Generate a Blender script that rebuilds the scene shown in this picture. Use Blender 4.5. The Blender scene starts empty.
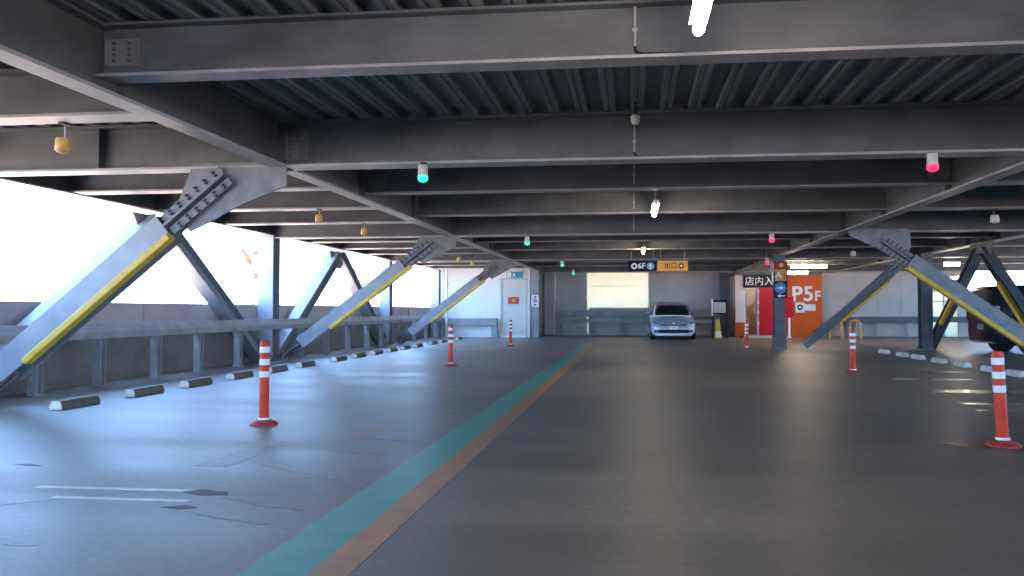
import bpy, bmesh, math, random
from mathutils import Vector, Matrix
random.seed(7)
S = bpy.context.scene
COL = S.collection

# ------------------------------------------------------------------ camera
cam = bpy.data.cameras.new('camera')
cam.sensor_width = 36.0
cam.lens = 750.0 / 1024.0 * 36.0
cam.shift_x = -41.0 / 1024.0
cam.clip_end = 500
camo = bpy.data.objects.new('camera', cam)
COL.objects.link(camo)
camo.location = (0, 0, 1.15)
YAW = math.atan(80.0 / 750.0)
PITCH = math.atan(22.0 / (750.0 / math.cos(YAW)))
camo.rotation_euler = (math.pi / 2 + PITCH, 0, YAW)
S.camera = camo

# ------------------------------------------------------------------ world / exposure
S.view_settings.view_transform = 'Standard'
S.view_settings.look = 'None'
S.view_settings.gamma = 1.0
S.view_settings.use_curve_mapping = False
S.view_settings.exposure = 0.35
W = bpy.data.worlds.new('daylight')
S.world = W
W.use_nodes = True
wn, wl = W.node_tree.nodes, W.node_tree.links
wn.clear()
w_out = wn.new('ShaderNodeOutputWorld')
w_bg = wn.new('ShaderNodeBackground')
w_tc = wn.new('ShaderNodeTexCoord')
w_sep = wn.new('ShaderNodeSeparateXYZ')
w_ramp = wn.new('ShaderNodeValToRGB')
w_map = wn.new('ShaderNodeMapRange')
w_map.inputs['From Min'].default_value = -0.3
w_map.inputs['From Max'].default_value = 0.5
wl.new(w_tc.outputs['Generated'], w_sep.inputs[0])
wl.new(w_sep.outputs['Z'], w_map.inputs['Value'])
wl.new(w_map.outputs[0], w_ramp.inputs[0])
cr = w_ramp.color_ramp
cr.elements[0].position = 0.30
cr.elements[0].color = (0.60, 0.49, 0.44, 1)      # sunlit street below the deck
cr.elements[1].position = 1.0
cr.elements[1].color = (0.24, 0.50, 1.0, 1)
e = cr.elements.new(0.40)
e.color = (0.37, 0.61, 1.0, 1)
wl.new(w_ramp.outputs[0], w_bg.inputs['Color'])
w_bg.inputs['Strength'].default_value = 12.0
wl.new(w_bg.outputs[0], w_out.inputs['Surface'])

# ------------------------------------------------------------------ materials
def mat(name, c1, c2=None, scale=6.0, rough=0.6, metal=0.0, rough2=None, stretch=(1, 1, 1), bump=0.0, spec=0.5, detail=4.0, lo=0.35, hi=0.65):
    m = bpy.data.materials.new(name)
    m.use_nodes = True
    n, l = m.node_tree.nodes, m.node_tree.links
    b = n['Principled BSDF']
    b.inputs['Metallic'].default_value = metal
    b.inputs['Roughness'].default_value = rough
    b.inputs['Specular IOR Level'].default_value = spec
    tc = n.new('ShaderNodeTexCoord')
    mp = n.new('ShaderNodeMapping')
    mp.inputs['Scale'].default_value = stretch
    no = n.new('ShaderNodeTexNoise')
    no.inputs['Scale'].default_value = scale
    no.inputs['Detail'].default_value = detail
    l.new(tc.outputs['Object'], mp.inputs[0])
    l.new(mp.outputs[0], no.inputs['Vector'])
    r = n.new('ShaderNodeValToRGB')
    c2 = c2 or tuple(min(1, v * 1.15) for v in c1)
    r.color_ramp.elements[0].position = lo
    r.color_ramp.elements[0].color = (*c1, 1)
    r.color_ramp.elements[1].position = hi
    r.color_ramp.elements[1].color = (*c2, 1)
    l.new(no.outputs['Fac'], r.inputs[0])
    l.new(r.outputs[0], b.inputs['Base Color'])
    if rough2 is not None:
        mr = n.new('ShaderNodeMapRange')
        mr.inputs['From Min'].default_value = 0.3
        mr.inputs['From Max'].default_value = 0.7
        mr.inputs['To Min'].default_value = rough
        mr.inputs['To Max'].default_value = rough2
        l.new(no.outputs['Fac'], mr.inputs['Value'])
        l.new(mr.outputs[0], b.inputs['Roughness'])
    if bump:
        bp = n.new('ShaderNodeBump')
        bp.inputs['Strength'].default_value = bump
        bp.inputs['Distance'].default_value = 0.01
        l.new(no.outputs['Fac'], bp.inputs['Height'])
        l.new(bp.outputs[0], b.inputs['Normal'])
    return m

def emit(name, col, s):
    m = bpy.data.materials.new(name)
    m.use_nodes = True
    b = m.node_tree.nodes['Principled BSDF']
    b.inputs['Base Color'].default_value = (*col, 1)
    b.inputs['Emission Color'].default_value = (*col, 1)
    b.inputs['Emission Strength'].default_value = s
    return m

def floor_material():
    m = bpy.data.materials.new('worn sealed concrete')
    m.use_nodes = True
    n, l = m.node_tree.nodes, m.node_tree.links
    b = n['Principled BSDF']
    tc = n.new('ShaderNodeTexCoord')
    # broad mottling
    n1 = n.new('ShaderNodeTexNoise'); n1.inputs['Scale'].default_value = 0.35; n1.inputs['Detail'].default_value = 6
    l.new(tc.outputs['Object'], n1.inputs['Vector'])
    # tyre-swept bands running across the bays
    mp = n.new('ShaderNodeMapping'); mp.inputs['Scale'].default_value = (0.16, 1.5, 1)
    n2 = n.new('ShaderNodeTexNoise'); n2.inputs['Scale'].default_value = 1.0; n2.inputs['Detail'].default_value = 5
    l.new(tc.outputs['Object'], mp.inputs[0]); l.new(mp.outputs[0], n2.inputs['Vector'])
    # fine grain
    n3 = n.new('ShaderNodeTexNoise'); n3.inputs['Scale'].default_value = 18; n3.inputs['Detail'].default_value = 6
    l.new(tc.outputs['Object'], n3.inputs['Vector'])
    r1 = n.new('ShaderNodeValToRGB')
    r1.color_ramp.elements[0].position = 0.3; r1.color_ramp.elements[0].color = (0.168, 0.140, 0.119, 1)
    r1.color_ramp.elements[1].position = 0.7; r1.color_ramp.elements[1].color = (0.266, 0.226, 0.194, 1)
    l.new(n1.outputs['Fac'], r1.inputs[0])
    mx = n.new('ShaderNodeMix'); mx.data_type = 'RGBA'; mx.blend_type = 'MULTIPLY'
    r2 = n.new('ShaderNodeValToRGB')
    r2.color_ramp.elements[0].position = 0.3; r2.color_ramp.elements[0].color = (0.70, 0.70, 0.72, 1)
    r2.color_ramp.elements[1].position = 0.65; r2.color_ramp.elements[1].color = (1.1, 1.08, 1.05, 1)
    l.new(n2.outputs['Fac'], r2.inputs[0])
    mx.inputs['Factor'].default_value = 1.0
    l.new(r1.outputs[0], mx.inputs['A']); l.new(r2.outputs[0], mx.inputs['B'])
    mx2 = n.new('ShaderNodeMix'); mx2.data_type = 'RGBA'; mx2.blend_type = 'MULTIPLY'
    r3 = n.new('ShaderNodeValToRGB')
    r3.color_ramp.elements[0].position = 0.3; r3.color_ramp.elements[0].color = (0.86, 0.86, 0.86, 1)
    r3.color_ramp.elements[1].position = 0.7; r3.color_ramp.elements[1].color = (1.1, 1.1, 1.1, 1)
    l.new(n3.outputs['Fac'], r3.inputs[0])
    mx2.inputs['Factor'].default_value = 1.0
    l.new(mx.outputs['Result'], mx2.inputs['A']); l.new(r3.outputs[0], mx2.inputs['B'])
    l.new(mx2.outputs['Result'], b.inputs['Base Color'])
    mr = n.new('ShaderNodeMapRange')
    mr.inputs['From Min'].default_value = 0.3; mr.inputs['From Max'].default_value = 0.7
    mr.inputs['To Min'].default_value = 0.40; mr.inputs['To Max'].default_value = 0.52
    l.new(n2.outputs['Fac'], mr.inputs['Value'])
    l.new(mr.outputs[0], b.inputs['Roughness'])
    bp = n.new('ShaderNodeBump'); bp.inputs['Strength'].default_value = 0.12; bp.inputs['Distance'].default_value = 0.004
    l.new(n3.outputs['Fac'], bp.inputs['Height']); l.new(bp.outputs[0], b.inputs['Normal'])
    b.inputs['Specular IOR Level'].default_value = 0.6
    return m

M = {}
M['floor'] = floor_material()
M['green'] = mat('worn green floor paint', (0.05, 0.25, 0.19), (0.11, 0.34, 0.265), 5, 0.35, rough2=0.5)
M['orange_line'] = mat('worn orange floor paint', (0.36, 0.17, 0.075), (0.48, 0.25, 0.12), 5, 0.4, rough2=0.55)
M['white_line'] = mat('faded white floor paint', (0.36, 0.31, 0.25), (0.50, 0.44, 0.36), 9, 0.4)
M['red_line'] = mat('faded red floor paint', (0.32, 0.10, 0.06), (0.42, 0.20, 0.13), 9, 0.45)
M['patch'] = mat('dark asphalt repair', (0.125, 0.112, 0.10), (0.17, 0.153, 0.14), 14, 0.45)
M['oil'] = mat('rust brown stain', (0.16, 0.065, 0.022), (0.22, 0.12, 0.065), 5, 0.35)
M['crack'] = mat('dark scar', (0.05, 0.03, 0.022), (0.08, 0.05, 0.04), 20, 0.6)
M['deck'] = mat('galvanised deck', (0.17, 0.185, 0.195), (0.25, 0.27, 0.28), 2.0, 0.42, metal=0.35, rough2=0.55, stretch=(4, 0.4, 1))
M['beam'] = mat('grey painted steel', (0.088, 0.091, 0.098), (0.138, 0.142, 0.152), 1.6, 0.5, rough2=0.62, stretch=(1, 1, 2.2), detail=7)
M['beam_dark'] = mat('grey painted girder steel', (0.072, 0.074, 0.080), (0.112, 0.115, 0.122), 1.6, 0.5, stretch=(1, 1, 2.2), detail=7)
M['flange'] = mat('grey flange with painted highlight', (0.30, 0.29, 0.29), (0.40, 0.385, 0.38), 3.0, 0.42, detail=6)  # lighter than the web: bright highlights on the flange lips put into the colour
M['brace'] = mat('light grey painted brace', (0.24, 0.245, 0.26), (0.32, 0.325, 0.34), 2.2, 0.42, detail=6)
M['splice'] = mat('zinc grey splice plate', (0.16, 0.155, 0.16), (0.23, 0.225, 0.228), 5, 0.45)
M['bolt'] = mat('dark bolt steel', (0.07, 0.07, 0.075), (0.11, 0.11, 0.115), 20, 0.5, metal=0.5)
M['yellow'] = mat('yellow edge guard', (0.62, 0.36, 0.02), (0.72, 0.46, 0.05), 6, 0.5)
M['concrete'] = mat('wall concrete', (0.15, 0.12, 0.10), (0.22, 0.185, 0.16), 1.8, 0.75, detail=8, bump=0.2)
M['parapet'] = mat('parapet panel', (0.42, 0.33, 0.31), (0.50, 0.41, 0.385), 1.2, 0.6, detail=6)
M['rail'] = mat('galvanised guard rail', (0.26, 0.25, 0.25), (0.36, 0.35, 0.35), 3, 0.5)
M['rail_dark'] = mat('dark guard rail', (0.06, 0.065, 0.075), (0.10, 0.105, 0.115), 3, 0.5)
M['wall_pale'] = mat('pale wall panel', (0.78, 0.78, 0.76), (0.86, 0.86, 0.84), 0.8, 0.6)
M['wall_back'] = mat('grey cladding panel', (0.46, 0.42, 0.385), (0.54, 0.50, 0.465), 0.9, 0.6)
M['door'] = mat('cream door paint', (0.66, 0.64, 0.58), (0.72, 0.70, 0.64), 1, 0.5)
M['stop_dark'] = mat('dark recycled stop', (0.10, 0.085, 0.07), (0.16, 0.135, 0.11), 12, 0.7)
M['stop_pale'] = mat('pale concrete stop', (0.60, 0.56, 0.50), (0.74, 0.70, 0.63), 10, 0.7)
M['post_red'] = mat('orange red polyurethane', (0.66, 0.045, 0.012), (0.76, 0.065, 0.02), 5, 0.5, spec=0.25)
M['base_red'] = mat('scuffed red base', (0.35, 0.04, 0.03), (0.5, 0.07, 0.05), 10, 0.55)
M['reflect'] = mat('white reflective tape', (0.78, 0.80, 0.80), (0.86, 0.88, 0.88), 8, 0.35)
M['black'] = mat('black plastic', (0.015, 0.015, 0.018), (0.025, 0.025, 0.028), 6, 0.55, spec=0.15)
M['navy'] = mat('navy sign face', (0.010, 0.013, 0.035), (0.014, 0.018, 0.045), 3, 0.6, spec=0.1)
M['white'] = mat('white paint', (0.82, 0.82, 0.80), (0.88, 0.88, 0.86), 4, 0.5)
M['sign_orange'] = mat('amber sign face', (0.72, 0.33, 0.02), (0.78, 0.38, 0.03), 3, 0.45)
M['ink'] = mat('dark sign ink', (0.05, 0.035, 0.02), (0.07, 0.05, 0.03), 5, 0.5)
M['blue'] = mat('blue sign disc', (0.04, 0.20, 0.42), (0.06, 0.25, 0.48), 4, 0.4)
M['pale_blue'] = mat('pale blue sign disc', (0.16, 0.32, 0.50), (0.20, 0.37, 0.55), 4, 0.4)
M['orange_wall'] = mat('orange painted wall', (0.42, 0.070, 0.008), (0.52, 0.095, 0.014), 1.2, 0.5, spec=0.2)
M['kiosk_red'] = mat('crimson panel', (0.40, 0.004, 0.014), (0.48, 0.007, 0.020), 1.2, 0.4, spec=0.2)
M['teal'] = mat('teal exit sign face', (0.02, 0.33, 0.42), (0.03, 0.38, 0.47), 4, 0.4)
M['notice_red'] = mat('red notice', (0.62, 0.03, 0.015), (0.7, 0.05, 0.02), 6, 0.4)
M['pink'] = mat('pink sign print', (0.70, 0.20, 0.30), (0.8, 0.28, 0.38), 8, 0.4)
M['peach'] = mat('peach pillar paint', (0.68, 0.52, 0.42), (0.75, 0.60, 0.50), 1, 0.55)
M['ochre'] = mat('ochre interior wall', (0.45, 0.27, 0.05), (0.55, 0.35, 0.08), 2, 0.6)
M['step'] = mat('grey step tile', (0.35, 0.38, 0.38), (0.45, 0.48, 0.48), 6, 0.5)
M['barrier'] = mat('orange pipe paint', (0.70, 0.27, 0.02), (0.78, 0.34, 0.04), 6, 0.4)
M['green_lens'] = emit('green indicator lens', (0.02, 0.85, 0.45), 1.0)
M['red_lens'] = emit('red indicator lens', (1.0, 0.02, 0.08), 1.5)
M['sensor_body'] = mat('sensor housing', (0.55, 0.50, 0.44), (0.66, 0.60, 0.53), 8, 0.5)
M['sensor_amber'] = mat('amber sensor housing', (0.60, 0.32, 0.06), (0.70, 0.42, 0.12), 8, 0.45)
M['conduit'] = mat('conduit steel', (0.40, 0.40, 0.41), (0.5, 0.5, 0.51), 10, 0.4, metal=0.3)
M['tube'] = emit('lit fluorescent tube', (1.0, 0.84, 0.66), 58.0)
M['paint_car'] = mat('silver blue car paint', (0.58, 0.63, 0.69), (0.61, 0.66, 0.72), 2, 0.25, metal=0.1, spec=0.7)
M['glass_dark'] = mat('dark car glass', (0.012, 0.016, 0.016), (0.02, 0.026, 0.026), 2, 0.12, spec=0.35)
M['tyre'] = mat('tyre rubber', (0.014, 0.014, 0.014), (0.022, 0.022, 0.022), 20, 0.75)
M['alloy'] = mat('alloy wheel', (0.45, 0.45, 0.47), (0.55, 0.55, 0.57), 8, 0.3, metal=0.7)
M['lens'] = mat('headlamp lens', (0.25, 0.28, 0.31), (0.5, 0.55, 0.6), 10, 0.12, metal=0.3)
M['tail'] = mat('red tail lamp', (0.03, 0.006, 0.006), (0.04, 0.008, 0.008), 6, 0.2)
M['paint_van'] = mat('black van paint', (0.010, 0.012, 0.018), (0.014, 0.017, 0.024), 2, 0.15, spec=0.6)
M['cone'] = mat('yellow sign plastic', (0.50, 0.38, 0.02), (0.58, 0.45, 0.04), 6, 0.45)
M['grey_plastic'] = mat('grey plastic', (0.16, 0.17, 0.18), (0.22, 0.23, 0.24), 6, 0.5)

def translucent_panel():
    m = bpy.data.materials.new('frosted cream light panel')
    m.use_nodes = True
    n, l = m.node_tree.nodes, m.node_tree.links
    n.remove(n['Principled BSDF'])
    out = n['Material Output']
    tc = n.new('ShaderNodeTexCoord')
    no = n.new('ShaderNodeTexNoise'); no.inputs['Scale'].default_value = 1.2
    l.new(tc.outputs['Object'], no.inputs['Vector'])
    r = n.new('ShaderNodeValToRGB')
    r.color_ramp.elements[0].color = (0.62, 0.58, 0.46, 1); r.color_ramp.elements[0].position = 0.3
    r.color_ramp.elements[1].color = (0.67, 0.63, 0.51, 1); r.color_ramp.elements[1].position = 0.7
    l.new(no.outputs['Fac'], r.inputs[0])
    t = n.new('ShaderNodeBsdfTranslucent'); d = n.new('ShaderNodeBsdfDiffuse')
    mx = n.new('ShaderNodeMixShader'); mx.inputs[0].default_value = 0.35
    l.new(r.outputs[0], t.inputs['Color']); l.new(r.outputs[0], d.inputs['Color'])
    l.new(t.outputs[0], mx.inputs[1]); l.new(d.outputs[0], mx.inputs[2])
    l.new(mx.outputs[0], out.inputs['Surface'])
    return m
M['panel'] = translucent_panel()
M['shape'] = mat('orange red sheet', (0.42, 0.05, 0.01), (0.5, 0.14, 0.02), 3, 0.7)
M['letter'] = mat('pale lettering film', (0.55, 0.62, 0.66), (0.62, 0.69, 0.73), 4, 0.45)
M['wet'] = mat('wet floor film', (0.10, 0.095, 0.09), (0.14, 0.13, 0.125), 3, 0.16)

def clear_glass():
    m = bpy.data.materials.new('clear door glass')
    m.use_nodes = True
    n, l = m.node_tree.nodes, m.node_tree.links
    n.remove(n['Principled BSDF'])
    t = n.new('ShaderNodeBsdfTransparent'); t.inputs[0].default_value = (0.9, 0.9, 0.86, 1)
    g = n.new('ShaderNodeBsdfGlossy'); g.inputs['Roughness'].default_value = 0.05
    mx = n.new('ShaderNodeMixShader'); mx.inputs[0].default_value = 0.012
    l.new(t.outputs[0], mx.inputs[1]); l.new(g.outputs[0], mx.inputs[2])
    l.new(mx.outputs[0], n['Material Output'].inputs['Surface'])
    return m
M['glass'] = clear_glass()

# ------------------------------------------------------------------ mesh helpers (world coordinates)
class MB:
    def __init__(self): self.v = []; self.f = []
    def add(self, vs, fs):
        o = len(self.v); self.v += [Vector(p) for p in vs]; self.f += [tuple(i + o for i in f) for f in fs]; return self
    def box(self, x0, x1, y0, y1, z0, z1):
        return self.add([(x0,y0,z0),(x1,y0,z0),(x1,y1,z0),(x0,y1,z0),(x0,y0,z1),(x1,y0,z1),(x1,y1,z1),(x0,y1,z1)],
            [(0,3,2,1),(4,5,6,7),(0,1,5,4),(1,2,6,5),(2,3,7,6),(3,0,4,7)])
    def obox(self, o, u, v, w, a, b, c):
        """box in a local frame: o + u*a[0..1] + v*b[0..1] + w*c[0..1]"""
        P = [o + u*a[i] + v*b[j] + w*c[k] for k in (0,1) for i, j in ((0,0),(1,0),(1,1),(0,1))]
        return self.add(P, [(0,3,2,1),(4,5,6,7),(0,1,5,4),(1,2,6,5),(2,3,7,6),(3,0,4,7)])
    def prism(self, pts, vec):
        n = len(pts); vec = Vector(vec); a = [Vector(p) for p in pts]; b = [p + vec for p in a]
        return self.add(a + b, [tuple(range(n-1,-1,-1)), tuple(range(n, 2*n))] + [(i, (i+1)%n, n+(i+1)%n, n+i) for i in range(n)])
    def tube(self, path, r, n=10):
        path = [Vector(p) for p in path]; rs = r if isinstance(r, (list, tuple)) else [r]*len(path)
        vs = []; fs = []
        for i, p in enumerate(path):
            d = (path[min(i+1, len(path)-1)] - path[max(i-1, 0)]).normalized()
            ref = Vector((0,0,1)) if abs(d.z) < 0.9 else Vector((1,0,0))
            a = d.cross(ref).normalized(); b = d.cross(a)
            vs += [p + (a*math.cos(2*math.pi*k/n) + b*math.sin(2*math.pi*k/n))*rs[i] for k in range(n)]
        for i in range(len(path)-1):
            for k in range(n):
                fs.append((i*n+k, i*n+(k+1)%n, (i+1)*n+(k+1)%n, (i+1)*n+k))
        fs.append(tuple(range(n-1,-1,-1))); fs.append(tuple(range((len(path)-1)*n, len(path)*n)))
        return self.add(vs, fs)
    def lathe(self, c, prof, n=20):
        """prof: (radius, z) about a vertical axis through c"""
        return self.tube([(c[0], c[1], c[2]+z) for r, z in prof], [r for r, z in prof], n) if all(abs(prof[i+1][1]-prof[i][1])>1e-6 for i in range(len(prof)-1)) else self
    def grid(self, rows):
        n = len(rows[0]); vs = [p for r in rows for p in r]
        return self.add(vs, [(i*n+j, i*n+j+1, (i+1)*n+j+1, (i+1)*n+j) for i in range(len(rows)-1) for j in range(n-1)])
    def centre(self):
        xs = [p.x for p in self.v]; ys = [p.y for p in self.v]; zs = [p.z for p in self.v]
        return Vector(((min(xs)+max(xs))/2, (min(ys)+max(ys))/2, min(zs)))

def wloc(o):
    p = Vector(o.location)
    while o.parent: o = o.parent; p = p + Vector(o.location)
    return p
def tag(o, label=None, cat=None, group=None, kind=None):
    if label: o['label'] = label
    if cat: o['category'] = cat
    if group: o['group'] = group
    if kind: o['kind'] = kind
    return o
def build(name, mb, m, parent=None, label=None, smooth=False, bevel=0, solid=0, origin=None):
    me = bpy.data.meshes.new(name)
    org = Vector(origin) if origin is not None else (wloc(parent) if parent else mb.centre())
    me.from_pydata([tuple(p - org) for p in mb.v], [], mb.f)
    bm = bmesh.new(); bm.from_mesh(me); bmesh.ops.recalc_face_normals(bm, faces=bm.faces); bm.to_mesh(me); bm.free()
    me.materials.append(m)
    if smooth:
        for p in me.polygons: p.use_smooth = True
        try: me.set_sharp_from_angle(angle=math.radians(40))
        except Exception: pass
    o = bpy.data.objects.new(name, me); COL.objects.link(o)
    if parent: o.parent = parent
    else: o.location = org
    if bevel:
        md = o.modifiers.new('bevel', 'BEVEL'); md.width = bevel; md.segments = 2; md.limit_method = 'ANGLE'
    if solid:
        md = o.modifiers.new('solid', 'SOLIDIFY'); md.thickness = solid; md.offset = 0
    if label: o['label'] = label
    return o
def thing(name, label, cat, loc, group=None):
    o = bpy.data.objects.new(name, None); COL.objects.link(o); o.location = loc; o.empty_display_size = 0.1
    return tag(o, label, cat, group, 'thing')
def struct(name, mb, m, **k):
    o = build(name, mb, m, **k); o['kind'] = 'structure'; return o
def kids(o): return [c for c in COL.objects if c.parent == o]
def dup(root, loc, label=None, group=None, rz=None):
    r = root.copy(); COL.objects.link(r); r.location = loc
    if rz is not None: r.rotation_euler = (0, 0, rz)
    if label: r['label'] = label
    if group: r['group'] = group
    for ch in kids(root):
        c = ch.copy(); COL.objects.link(c); c.parent = r
        for g in kids(ch):
            d = g.copy(); COL.objects.link(d); d.parent = c
    return r
def text(name, s, size, loc, m, parent=None, align='CENTER', depth=0.006, rot=(math.pi/2, 0, 0), bold=0.0, sx=1.0):
    cu = bpy.data.curves.new(name, 'FONT'); cu.body = s; cu.size = size; cu.extrude = depth; cu.align_x = align; cu.align_y = 'CENTER'; cu.offset = bold
    t = bpy.data.objects.new('tmp_text', cu); COL.objects.link(t); t.rotation_euler = rot; t.scale = (sx, 1, 1)
    bpy.context.view_layer.update()
    dg = bpy.context.evaluated_depsgraph_get(); ev = t.evaluated_get(dg)
    me = bpy.data.meshes.new_from_object(ev)
    me.transform(Matrix.LocRotScale(None, t.rotation_euler, t.scale))
    bpy.data.objects.remove(t); bpy.data.curves.remove(cu)
    me.materials.clear(); me.materials.append(m)
    me.name = name
    o = bpy.data.objects.new(name, me); COL.objects.link(o)
    L = Vector(loc)
    if parent: o.parent = parent; o.location = L - wloc(parent)
    else: o.location = L
    return o
def disc(c, r, t=0.006, n=24, r_in=0):
    """thin disc facing -Y, front face at c.y - t"""
    mb = MB(); x, y, z = c
    if not r_in:
        return mb.prism([(x + r*math.cos(2*math.pi*k/n), y, z + r*math.sin(2*math.pi*k/n)) for k in range(n)], (0, -t, 0))
    for k in range(n):
        a, b = 2*math.pi*k/n, 2*math.pi*(k+1)/n
        P = lambda q, w: (x + q*math.cos(w), y, z + q*math.sin(w))
        mb.prism([P(r_in,a), P(r,a), P(r,b), P(r_in,b)], (0, -t, 0))
    return mb
def arrow(c, L, h, t=0.006, direction='R'):
    x, y, z = c
    pts = [(-L/2,-h*.16),(0,-h*.16),(0,-h/2),(L/2,0),(0,h/2),(0,h*.16),(-L/2,h*.16)]
    if direction == 'L': pts = [(-a, b) for a, b in pts][::-1]
    if direction == 'U': pts = [(-b, a) for a, b in pts]
    return MB().prism([(x+a, y, z+b) for a, b in pts], (0, -t, 0))

ORD = ['first','second','third','fourth','fifth','sixth','seventh','eighth','ninth','tenth','eleventh','twelfth','thirteenth','fourteenth','fifteenth','sixteenth']

# ================================================================== STRUCTURE
XL, XG, XR, XO = -8.25, -4.0, 4.42, 8.6        # outer, girder, girder, outer lines
ZM, ZS, ZT = 2.77, 2.89, 3.30                 # main / secondary beam undersides, deck underside
YN = [0.05, 8.2, 16.3, 24.4, 32.5]

struct('floor', MB().box(-8.75, 20.3, -22, 36, -0.25, 0), M['floor'], origin=(0,0,0))

# corrugated steel deck + slab, ribs running away from the viewer
dk = MB(); prof = []
x = -8.7
while x < 20.2:
    prof += [(x, ZT), (x+.045, ZT), (x+.052, ZT+.012), (x+.068, ZT+.012), (x+.075, ZT), (x+.12, ZT), (x+.145, ZT+.075), (x+.275, ZT+.075)]
    x += 0.3
prof += [(x, ZT), (x, ZT+.3), (-8.7, ZT+.3)]
dk.prism([(a, -22, b) for a, b in prof], (0, 58, 0))
struct('ceiling', dk, M['deck'], origin=(0,0,ZT))

# painted lane line
def strip(x0, x1, y0, y1, z=0.0015): return MB().box(x0, x1, y0, y1, 0.0005, z)
struct('floor_marking_1', strip(-1.72, -1.41, -2, 26.6), M['green'], label='green painted lane line')
struct('floor_marking_2', strip(-1.41, -1.23, -2, 25.0), M['orange_line'], label='orange painted lane line')
fm = [(strip(-3.86, -2.62, 4.50, 4.56), 'white_line'), (strip(-3.55, -2.66, 4.26, 4.32), 'white_line'),
      (strip(-2.55, -2.43, 6.55, 6.66), 'red_line'), (strip(-2.55, -2.42, 7.46, 7.57), 'red_line'), (strip(-2.53, -2.48, 6.66, 7.46), 'red_line'),
      (strip(-3.22, -2.95, 5.25, 6.15), 'patch'),
      (MB().prism([(-2.84,4.50,.0005),(-2.68,4.43,.0005),(-2.5,4.45,.0005),(-2.55,4.53,.0005),(-2.75,4.58,.0005)],(0,0,.0012)), 'crack'),
      (MB().prism([(-2.74,4.14,.0005),(-2.62,4.11,.0005),(-2.52,4.15,.0005),(-2.62,4.2,.0005)],(0,0,.0012)), 'crack'),
      (MB().prism([(-4.60,5.17,.0005),(-4.45,5.12,.0005),(-4.33,5.13,.0005),(-4.45,5.19,.0005)],(0,0,.0012)), 'crack'),
      (MB().prism([(2.62,6.93,.0005),(2.75,6.66,.0005),(3.2,6.45,.0005),(3.75,6.5,.0005),(3.6,6.95,.0005),(3.05,7.05,.0005)],(0,0,.001)), 'oil')]
rnd = random.Random(3)
def streak(x0, x1, y0, y1, w):
    n = 7; a = []; b = []
    for k in range(n):
        f = k/(n-1); c = Vector((x0+(x1-x0)*f, y0+(y1-y0)*f + rnd.uniform(-.02,.02), .0005)); ww = w*(.25+.75*math.sin(math.pi*(.08+.84*f)))*rnd.uniform(.7,1.2)
        a.append((c.x, c.y-ww, .0005)); b.append((c.x, c.y+ww, .0005))
    return MB().prism(a + b[::-1], (0,0,.0008))
for a in [(-2.5,-1.9,4.40,4.15,.022),(-2.45,-1.95,4.02,3.86,.018),(-2.75,-1.95,5.35,4.9,.02),(-2.6,-1.9,5.95,5.8,.018),(-2.4,-1.85,6.5,6.45,.018),(-4.3,-3.1,3.7,4.5,.03),(-3.4,-2.9,3.55,3.4,.03),(-2.3,-1.9,8.3,8.2,.02),(-2.9,-2.3,11.2,11.0,.03),(-2.4,-1.9,9.4,9.5,.025)]:
    fm.append((streak(*a), 'patch'))
for a in [(-2.75,-2.3,12.6,12.55,.06),(-2.35,-2.0,18.2,18.1,.08)]:
    fm.append((streak(*a), 'red_line'))
for a in [(4.3,5.6,13.0,13.1,.18),(4.1,5.6,11.2,11.15,.22),(4.0,5.3,9.75,9.7,.16),(3.9,5.2,9.1,9.15,.12),(5.2,6.1,14.6,14.6,.15)]:
    fm.append((streak(*a), 'wet'))
for i, (mb, m) in enumerate(fm):
    struct('floor_marking_%d' % (i+3), mb, M[m])

# left side: parapet, kerb, low wall
struct('wall_left', MB().box(-8.62, -8.50, -22, 31.3, 0, 1.27), M['parapet'])
for i, y in enumerate([3.0, 6.1, 9.2, 12.3, 15.4, 18.5, 21.6, 24.7, 27.8]):
    struct('trim_%d' % (i+1), MB().box(-8.50, -8.46, y-.05, y+.05, 0.95, 1.25), M['parapet'])
struct('wall_lower_left', MB().box(-8.50, -8.45, -22, 31.3, 0, 0.80), M['concrete'])
struct('baseboard_left', MB().box(-8.45, -8.40, -22, 31.3, 0, 0.06), M['concrete'])

# stair core: pale walls at the far end on the left
YS = 31.3
struct('wall_stair_front', MB().box(-8.62, -5.60, YS, YS+.15, 0, ZT).box(-4.46, -4.32, YS, YS+.15, 0, ZT).box(-5.60, -4.46, YS, YS+.15, 2.41, ZT), M['wall_pale'])
struct('wall_stair_side', MB().box(-4.47, -4.32, YS+.15, 34.0, 0, ZT), M['wall_pale'])
struct('trim_20', MB().box(-5.60, -5.52, YS-.02, YS+.1, 0, 2.41).box(-4.52, -4.46, YS-.02, YS+.1, 0, 2.41).box(-5.52, -4.52, YS-.02, YS+.1, 2.36, 2.41), M['door'])
struct('trim_21', MB().box(-5.62, -4.40, YS-.015, YS, 2.44, 2.47), M['grey_plastic'])
d1 = struct('door_1', MB().box(-5.52, -4.52, YS+.02, YS+.07, 0.01, 2.36), M['door'])
build('door_handle', MB().tube([(-5.44, YS+.02, 1.0), (-5.44, YS-.04, 1.0), (-5.32, YS-.04, 1.0)], .012), M['alloy'], d1)
build('hinge', MB().box(-4.56, -4.53, YS+.005, YS+.02, 0.3, 0.42), M['alloy'], d1)
build('hinge', MB().box(-4.56, -4.53, YS+.005, YS+.02, 1.9, 2.02), M['alloy'], d1)

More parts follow.
